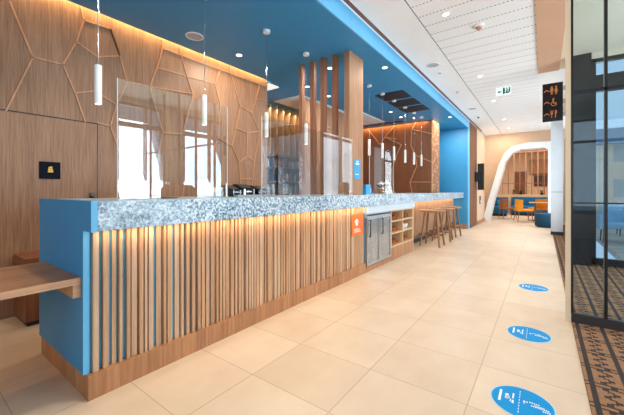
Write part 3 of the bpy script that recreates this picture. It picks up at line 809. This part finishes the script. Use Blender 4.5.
# exit sign
ex = thing('exit_sign', 'hanging white and green emergency exit sign under the perforated ceiling', 'sign', (-.645, 7.45, ZC))
obj('panel', bx(-.775, -.515, 7.44, 7.455, 3.145, 3.305), plain('lit_white_panel', (.75, .98, .92, 1), .5, emit=(.7, 1, .93, 1), es=.35), ex)
obj('hanger', bx(-.66, -.63, 7.442, 7.453, 3.305, ZC), whitepaint, ex)
YS = 7.4395
bm = new()
glyph(bm, [(-.66, 3.155), (-.645, 3.155), (-.645, 3.29), (-.66, 3.29)]); glyph(bm, [(-.645, 3.155), (-.62, 3.175), (-.62, 3.27), (-.645, 3.29)])
glyph(bm, [(-.62, 3.165), (-.55, 3.165), (-.55, 3.185), (-.62, 3.185)]); glyph(bm, [(-.565, 3.185), (-.53, 3.185), (-.53, 3.285), (-.548, 3.285)])
disc_y(bm, -.592, 3.265, .014); glyph(bm, [(-.61, 3.215), (-.585, 3.25), (-.565, 3.24), (-.58, 3.205), (-.56, 3.185), (-.60, 3.185)])
glyph(bm, [(-.755, 3.21), (-.715, 3.18), (-.715, 3.20), (-.68, 3.20), (-.68, 3.222), (-.715, 3.222), (-.715, 3.24)])
obj('pictogram', bm, green, ex)

# ------------------------------------------------------------------ floor stickers
for i, (y, ps_) in enumerate(((2.135, 'nearest the camera'), (3.19, 'in the middle of the three'), (4.745, 'farthest away of the three'))):
    cx = -.097; r = .155
    t = thing('floor_sticker', 'round blue floor sticker with white marks, '+ps_, 'sticker', (cx, y, 0), 'blue distance stickers')
    obj('border', lathe(new(), [(0, .0006), (r, .0006), (r, .0014), (0, .0014)], (cx, y, 0), 48), discring, t)
    obj('disc', lathe(new(), [(0, .0014), (r*.955, .0014), (r*.955, .0024), (0, .0024)], (cx, y, 0), 48), discblue, t)
    bm = new()
    def q(a, b, c, d): box(bm, cx+a*r, cx+b*r, y+c*r, y+d*r, .0024, .0032)
    q(-.72, -.64, -.34, .42); q(-.52, -.42, -.08, .26); q(-.48, -.38, -.02, .12)
    q(-.30, -.25, .05, .42); q(-.30, -.24, -.26, -.06); q(-.36, -.33, -.20, -.02)
    for k in range(8): q(-.09, -.065, -.72+k*.19, -.62+k*.19)
    q(.04, .10, .04, .14); q(.06, .08, -.06, .02); q(.14, .17, .05, .15)
    for k in range(5): q(.22+k*.065, .265+k*.065, .12, .18)
    for k in range(9): q(.28+k*.06, .32+k*.06, -.08+(k % 2)*.01, .0)
    for k in range(4): q(.62+k*.06, .66+k*.06, -.20, -.12)
    for k in range(6): q(.38+k*.05, .415+k*.05, .02, .06)
    obj('marking', bm, vinylwhite, t)

# ------------------------------------------------------------------ things on the counter
Z = 1.138
cm = thing('counter_mat', 'thin black mat lying on the granite in the screen hatch', 'mat', (-2.45, 1.36, Z))
obj('mat_sheet', bx(-2.62, -2.40, 1.30, 1.42, Z, Z+.006, bev=.002), black, cm)
def terminal(x, y, w, d, h, rz, lb):
    t = thing('payment_terminal', lb, 'machine', (x, y, Z), 'black machines on the counter')
    obj('housing', bx(x-d/2, x+d/2, y-w/2, y+w/2, Z, Z+h*.7, bev=.012), blackgloss, t, smooth=True)
    bm = new(); prism(bm, [(x-d*.45, Z+h*.7), (x+d*.35, Z+h*.7), (x-d*.1, Z+h), (x-d*.45, Z+h)], 'y', y-w*.42, y+w*.42); obj('display_hood', bm, black, t)
    bm = new(); box(bm, x+d/2, x+d/2+.006, y-w*.42, y-w*.30, Z+.01, Z+h*.6); box(bm, x+d/2, x+d/2+.006, y+w*.30, y+w*.42, Z+.01, Z+h*.6); box(bm, x+d/2, x+d/2+.004, y-w*.2, y+w*.2, Z+h*.35, Z+h*.45)
    obj('chrome_trim', bm, chrome, t)
    bm = new(); 
    for k in range(4): tube(bm, (x+.02, y-w*.3+k*w*.2, Z+h*.7), (x+.02, y-w*.3+k*w*.2, Z+h*.85), .012)
    obj('knob', bm, charcoal, t, smooth=True)
    t.rotation_euler = (0, 0, rz)
terminal(-2.62, 2.12, .13, .2, .115, .1, 'leftmost black counter machine with chrome trim')
terminal(-2.62, 2.30, .17, .2, .13, -.05, 'middle black counter machine with chrome trim')
terminal(-2.62, 2.50, .16, .2, .12, .08, 'rightmost black counter machine with chrome trim')
bm = new(); 
cr = thing('drip_tray', 'long low silver tray in front of the black counter machines', 'tray', (-2.48, 2.32, Z))
obj('tray_pan', bx(-2.50, -2.44, 2.08, 2.62, Z, Z+.018, bev=.004), steel, cr)
def tumbler(x, y, z, lb, r=.034, h=.095, mat=clearw):
    t = obj('drinking_glass', lathe(new(), [(0, .004), (r*.8, 0), (r, h), (r*.9, h), (r*.7, .01), (0, .01)], (x, y, z), 16), mat, smooth=True, loc=(x, y, z)); tag(t, lb, 'glass', 'frosted glasses')
    return t
g0 = tumbler(-2.72, 1.86, Z, 'frosted glass on the counter, nearest the screen edge')
for x, y, lb in ((-2.62, 1.93, 'frosted glass standing left of the black machines'), (-2.74, 1.97, 'frosted glass behind the other two left of the black machines'), (-2.65, 2.02, 'frosted glass touching close to the leftmost black machine')):
    g = g0.copy(); COL.objects.link(g); g.location = (x, y, Z); g['label'] = lb
for i, (x, y, r, h) in enumerate(((-2.45, 5.52, .085, .18), (-2.47, 5.82, .10, .20))):
    t = thing('biscuit_jar', ('narrower', 'wider')[i]+' glass biscuit jar with lid on the far granite worktop', 'jar', (x, y, Z))
    obj('jar_glass', lathe(new(), [(0, 0), (r*.8, 0), (r, h*.2), (r, h*.75), (r*.7, h*.9), (r*.7, h), (r*.66, h), (r*.66, h*.88), (r*.94, h*.74), (r*.94, h*.2), (0, .008)], (x, y, Z), 24), plexi, t, smooth=True)
    obj('biscuits', lathe(new(), [(0, .012), (r*.75, .012), (r*.9, h*.2), (r*.88, h*.55), (0, h*.62)], (x, y, Z), 14), cookie, t)
    obj('lid', lathe(new(), [(r*.74, h), (r*.74, h+.015), (.02, h+.03), (.025, h+.05), (0, h+.055)], (x, y, Z), 20), ceramic, t, smooth=True)
# glasses and bottles beyond hatch
t = thing('soap_bottle', 'small clear pump bottle on the worktop beside the blue box', 'bottle', (-2.4, 4.92, Z))
obj('bottle_body', lathe(new(), [(0, 0), (.035, 0), (.038, .09), (.02, .12), (0, .12)], (-2.4, 4.92, Z), 16), clearw, t, smooth=True)
bm = new(); path(bm, [(-2.4, 4.92, Z+.12), (-2.4, 4.92, Z+.16), (-2.36, 4.90, Z+.16)], .006); obj('pump', bm, charcoal, t)

# ------------------------------------------------------------------ bottle shelves of the back bar
sh = thing('bottle_shelving', 'tall back bar shelving with vertical wooden fins lit from above', 'shelving', (-5.1, 6.0, 0))
obj('back_board', bx(-5.32, -5.29, 4.6, 8.2, 0, 3.0), W['back'], sh)
obj('base_cabinet', bx(-5.29, -4.75, 4.6, 8.2, 0, 1.12), W['wall_dark'], sh)
for z in (1.40, 1.72): obj('shelf_board', bx(-5.29, -4.90, 4.6, 8.2, z, z+.02), steel, sh)
for k in range(17): obj('fin', bx(-5.29, -4.88, 4.62+k*.22, 4.655+k*.22, 2.02 if True else 1, 3.12), W['pale'], sh)
for k in range(6): obj('upright', bx(-4.92, -4.90, 4.62+k*.7, 4.64+k*.7, 1.12, 2.02), chrome, sh)
obj('light_strip', bx(-5.2, -5.17, 4.65, 8.15, 3.125, 3.135), ledglow, sh)
cols = [bronze, clearw, signblue2, black, ceramic, bronze, clearw]
protos = {}
n = 0
random.seed(5)
ordn = ['first', 'second', 'third', 'fourth', 'fifth', 'sixth', 'seventh', 'eighth', 'ninth', 'tenth', 'eleventh', 'twelfth', 'thirteenth', 'fourteenth']
cname = {0: 'amber', 1: 'frosted white', 2: 'dark blue', 3: 'black', 4: 'white', 5: 'amber', 6: 'frosted white'}
for si, z in enumerate((1.1205, 1.4205, 1.7405)):
    cnt = 0
    for j in range(14):
        y = 5.1+j*.14+random.uniform(-.02, .02); ci = random.randrange(7); h = random.choice([.2, .23, .25])
        if si == 0 and ci == 5: ci = 1
        x = -5.0+random.uniform(-.05, .05)
        lb = '%s bottle, %s from the left on the %s back bar shelf' % (cname[ci], ordn[j], ('lowest', 'middle', 'highest')[si])
        key = (cname[ci], h)
        if key not in protos: protos[key] = bottle('spirit_bottle', x, y, z, h, .036, cols[ci], lb, 'bottles on the back bar shelves')
        else: dup(protos[key], (x, y, z), lb)

# ------------------------------------------------------------------ black wall box and thermostat on the corridor wall
wb = thing('wall_display', 'black upright display box projecting from the cream corridor wall', 'display', (-1.75, 12.4, 1.7))
obj('arm', bx(-1.858, -1.70, 11.8, 11.98, 1.5, 1.82), black, wb)
obj('case', bx(-1.80, -1.60, 11.98, 12.10, 1.22, 2.12, bev=.01), black, wb)
obj('edge_trim', bx(-1.604, -1.592, 11.972, 12.0, 1.24, 2.10), gold, wb)
tb = thing('call_point', 'small dark control panel with pale button low on the cream corridor wall', 'panel', (-1.85, 12.9, .85))
obj('plate', bx(-1.86, -1.84, 12.8, 13.0, .72, 1.0), W['dark'], tb)
obj('button', bx(-1.84, -1.83, 12.86, 12.94, .76, .84), vinylwhite, tb)

# ------------------------------------------------------------------ far lounge
def sofa(x0, x1, y0, y1, lb, back='y'):
    t = thing('banquette', lb, 'sofa', ((x0+x1)/2, (y0+y1)/2, 0))
    obj('base', bx(x0+.03, x1-.03, y0+.05, y1-.05, 0, .12), rubber, t)
    obj('seat', bx(x0, x1, y0, y1, .12, .45, bev=.04), teal, t, smooth=True)
    obj('backrest', bx(x0, x1, y1, y1+.18, .12, .88, bev=.04), teal, t, smooth=True)
sofa(-2.05, -1.35, 17.0, 17.7, 'short blue banquette with cushion left inside the arch')
cu = obj('cushion', bx(-1.80, -1.42, 17.52, 17.69, .452, .74, bev=.05), tealcush, smooth=True); tag(cu, 'light blue square cushion on the short blue banquette', 'cushion')
sofa(-1.3, .95, 18.0, 18.7, 'long blue banquette across the lounge behind the tables')
pf = thing('pouf', 'round dark blue pouf beside the white column', 'pouf', (.12, 12.9, 0))
obj('upholstery', lathe(new(), [(0, .03), (.33, .03), (.35, .06), (.35, .40), (.32, .44), (0, .45)], (.12, 12.9, 0), 32), tealdk, pf, smooth=True)
obj('base', lathe(new(), [(0, 0), (.28, 0), (.28, .03), (0, .03)], (.12, 12.9, 0), 24), rubber, pf)
def lchair(x, y, rz, mat, lb):
    t = thing('lounge_chair', lb, 'chair', (x, y, 0))
    obj('seat', bx(x-.27, x+.27, y-.27, y+.27, .40, .48, bev=.03), mat, t, smooth=True)
    bm = new()
    for k in range(7):
        a0 = PI*(.10+.114*k); a1 = PI*(.10+.114*(k+1))
        p = [(x+.30*math.cos(a0), y+.28*math.sin(a0)), (x+.30*math.cos(a1), y+.28*math.sin(a1)), (x+.25*math.cos(a1), y+.23*math.sin(a1)), (x+.25*math.cos(a0), y+.23*math.sin(a0))]
        prism(bm, p, 'z', .46, .84)
    obj('backrest', bm, mat, t)
    for sx in (-1, 1):
        for sy in (-1, 1): obj('leg', tube(new(), (x+sx*.2, y+sy*.2, .41), (x+sx*.26, y+sy*.26, 0), .018, .012), W['stool'], t)
    t.rotation_euler = (0, 0, rz)
lchair(-.62, 14.75, 1.9, ochre, 'orange upholstered tub chair left of the lounge table')
lchair(-.15, 16.1, -2.2, ochre, 'orange upholstered tub chair partly behind the lounge table')
lchair(-1.25, 16.0, 2.0, bronze, 'brown tub chair behind the orange one inside the arch')
lt = thing('lounge_table', 'pale wooden table beside the orange chairs in the lounge', 'table', (-.05, 15.37, 0))
obj('table_top', bx(-.45, .5, 15.1, 15.65, .70, .735, bev=.01), W['pale'], lt)
for sx in (-.25, .35): obj('leg', tube(new(), (sx, 15.37, .70), (sx, 15.37, .02), .03), W['stool'], lt); 
for sx in (-.25, .35): obj('foot', lathe(new(), [(0, 0), (.2, 0), (.2, .012), (.03, .03), (0, .03)], (sx, 15.37, 0), 20), black, lt)
# partition shelf and slat screen behind banquette
cb = thing('low_divider', 'low pale wooden divider behind the blue banquettes', 'divider', (-.5, 19.1, 0))
obj('cabinet', bx(-2.1, .98, 19.0, 19.3, 0, 1.0), W['pale'], cb)
ss = thing('lounge_screen', 'tall open screen of wooden uprights standing on the low divider', 'screen', (-.7, 19.1, 1.0))
obj('top_beam', bx(-1.75, .98, 19.14, 19.28, 3.12, 3.18), W['fin'], ss)
for k in range(11): obj('upright', bx(-1.72+k*.25, -1.68+k*.25, 19.16, 19.26, 1.001, 3.12), W['fin'] if k % 2 else W['post'], ss)
obj('cross_rail', bx(-1.7, .98, 19.14, 19.16, 1.55, 1.575), W['fin'], ss)
pc = thing('wall_cabinet', 'brown wooden wall block high on the lounge back wall', 'cabinet', (-.2, 21.9, 2.5))
obj('box', bx(-.62, .25, 21.75, 21.995, 2.15, 2.95), W['post'], pc)
pw = thing('wall_artwork', 'dark row of framed panels below the wooden wall block', 'picture', (-.1, 21.9, 1.8))
for k in range(4): obj('panel', bx(-.42+k*.21, -.24+k*.21, 21.93, 21.995, 1.45, 2.05), picture, pw)
dw = struct('door_2', bx(-1.35, -.75, 21.94, 21.998, 0, 2.3), W['wall_dark'])
for k, (x, lb) in enumerate(((-1.2, 'leftmost small dark plant pot on the low divider'), (-.9, 'middle small dark plant pot on the low divider'), (-.05, 'rightmost small dark plant pot on the low divider'))):
    t = thing('potted_plant', lb, 'plant', (x, 19.1, 1.0))
    obj('pot', lathe(new(), [(0, 0), (.06, 0), (.08, .1), (0, .1)], (x, 19.04, 1.001), 14), black if k else bronze, t)
    bm = new(); random.seed(k)
    for _ in range(16):
        a = random.uniform(0, 2*PI); r = random.uniform(.02, .12); h = random.uniform(.14, .28)
        c, s_ = math.cos(a), math.sin(a)
        v = [bm.verts.new(p) for p in ((x, 19.04, 1.09), (x+c*r*.6-s_*.02, 19.04+s_*r*.6+c*.02, 1.0+h*.8), (x+c*r, 19.04+s_*r, 1.0+h), (x+c*r*.6+s_*.02, 19.04+s_*r*.6-c*.02, 1.0+h*.8))]
        bm.faces.new(v)
    obj('leaves', bm, plain('dark_leaf_%d' % k, srgb(40, 70, 46), .6), t)

# ================================================================== LIGHT
def area(name, loc, rot, sx, sy, power, col, spread=PI):
    l = bpy.data.lights.new(name, 'AREA'); l.shape = 'RECTANGLE'; l.size = sx; l.size_y = sy; l.energy = power; l.color = col; l.spread = spread
    o = bpy.data.objects.new(name, l); COL.objects.link(o); o.location = loc; o.rotation_euler = rot; return o
day = (.80, .90, 1.0); warm = (1.0, .86, .70); led = (1.0, .56, .20)
# daylight at the right-hand windows (areas face -X, tilted up on purpose to brighten the ceiling)
for i, (a, b) in enumerate(bx_w):
    if i < 2: continue
    area('daylight', (3.345, (a+b)/2, 1.70), (0, math.radians(118), 0), 3.0, b-a, (0, 0, 10, 60, 130, 150)[i], day)
area('daylight', (.75, 12.5, 1.6), (0, math.radians(105), 0), 2.8, 2.6, 80, day)
area('daylight', (.70, 8.75, 1.75), (0, math.radians(100), 0), 2.6, 3.2, 75, day)  # fill at the added side glazing, for column and blue wall
area('daylight', (-.3, -3.15, 1.9), (math.radians(95), 0, 0), 4.4, 2.2, 75, day)  # fill at the added rear window, brightens the blue end panel
# lamps in the ceiling
area('downlight_lamp', (-1.45, 1.4, ZC-.015), (0, 0, 0), .16, .16, 30, (1, .9, .78))
for y in (2.9, 4.12, 5.4, 6.74, 8.79, 10.0, 11.26, 13.0):
    area('downlight_lamp', (-.972, y, ZC-.015), (0, 0, 0), .12, .12, 8, warm)
for x, y in ((-2.04, 4.74), (-2.01, 8.97), (-3.56, 3.05), (-3.07, 7.5), (-2.76, 4.24), (-3.6, 5.48), (-2.04, 1.8)):
    area('downlight_lamp', (x, y, ZB-.015), (0, 0, 0), .08, .08, 14, warm)
# hidden cove of the hexagon wall, slot between wall and blue ceiling
area('cove_led', (LW+.05, .6, ZB+.10), (0, 0, 0), .03, 7.0, 42, led)
area('cove_led', (LW+.06, 6.12, ZB-.01), (0, 0, 0), .02, 1.7, 9, led)
area('cove_led', (-3.8, 8.93, ZB-.01), (0, 0, 0), 2.4, .02, 14, led)
area('cove_led', (-2.42, 9.34, ZB-.01), (0, 0, 0), .02, .6, 4, led)
area('bar_front_led_and_fill', (-2.25, 8.5, .962), (0, 0, 0), .012, 4.4, 9, (1, .74, .45))  # unseen strip, added to brighten the slats behind the stools
area('added_end_wall_fill', (-2.15, 10.0, ZB-.012), (0, math.radians(0), 0), .1, .1, 26, (1, .95, .9))  # added lamp without a fixture, brightens the blue end wall
area('bar_front_led_and_fill', (-2.062, 2.43, .962), (0, 0, 0), .012, 3.4, 7, (1, .68, .36))
area('shelf_led', (-4.84, 6.4, 3.05), (0, 0, 0), .04, 3.4, 15, (1, .74, .48))
# lounge beyond the arch
area('lounge_lamp', (-.5, 18.0, ZC-.03), (0, 0, 0), 3.0, 4.0, 190, (1, .92, .82))
area('corridor_cove', (-1.2, 13.7, ZC-.03), (0, 0, 0), .8, .1, 8, warm)

wd = bpy.data.worlds.new('world'); SC.world = wd; wd.use_nodes = True
nt = wd.node_tree; bg = nt.nodes['Background']
bg.inputs[0].default_value = (.60, .79, .98, 1); bg.inputs[1].default_value = .95
SC.view_settings.view_transform = 'Standard'; SC.view_settings.look = 'None'
SC.view_settings.exposure = 0.02; SC.view_settings.gamma = 1.0; SC.view_settings.use_curve_mapping = False
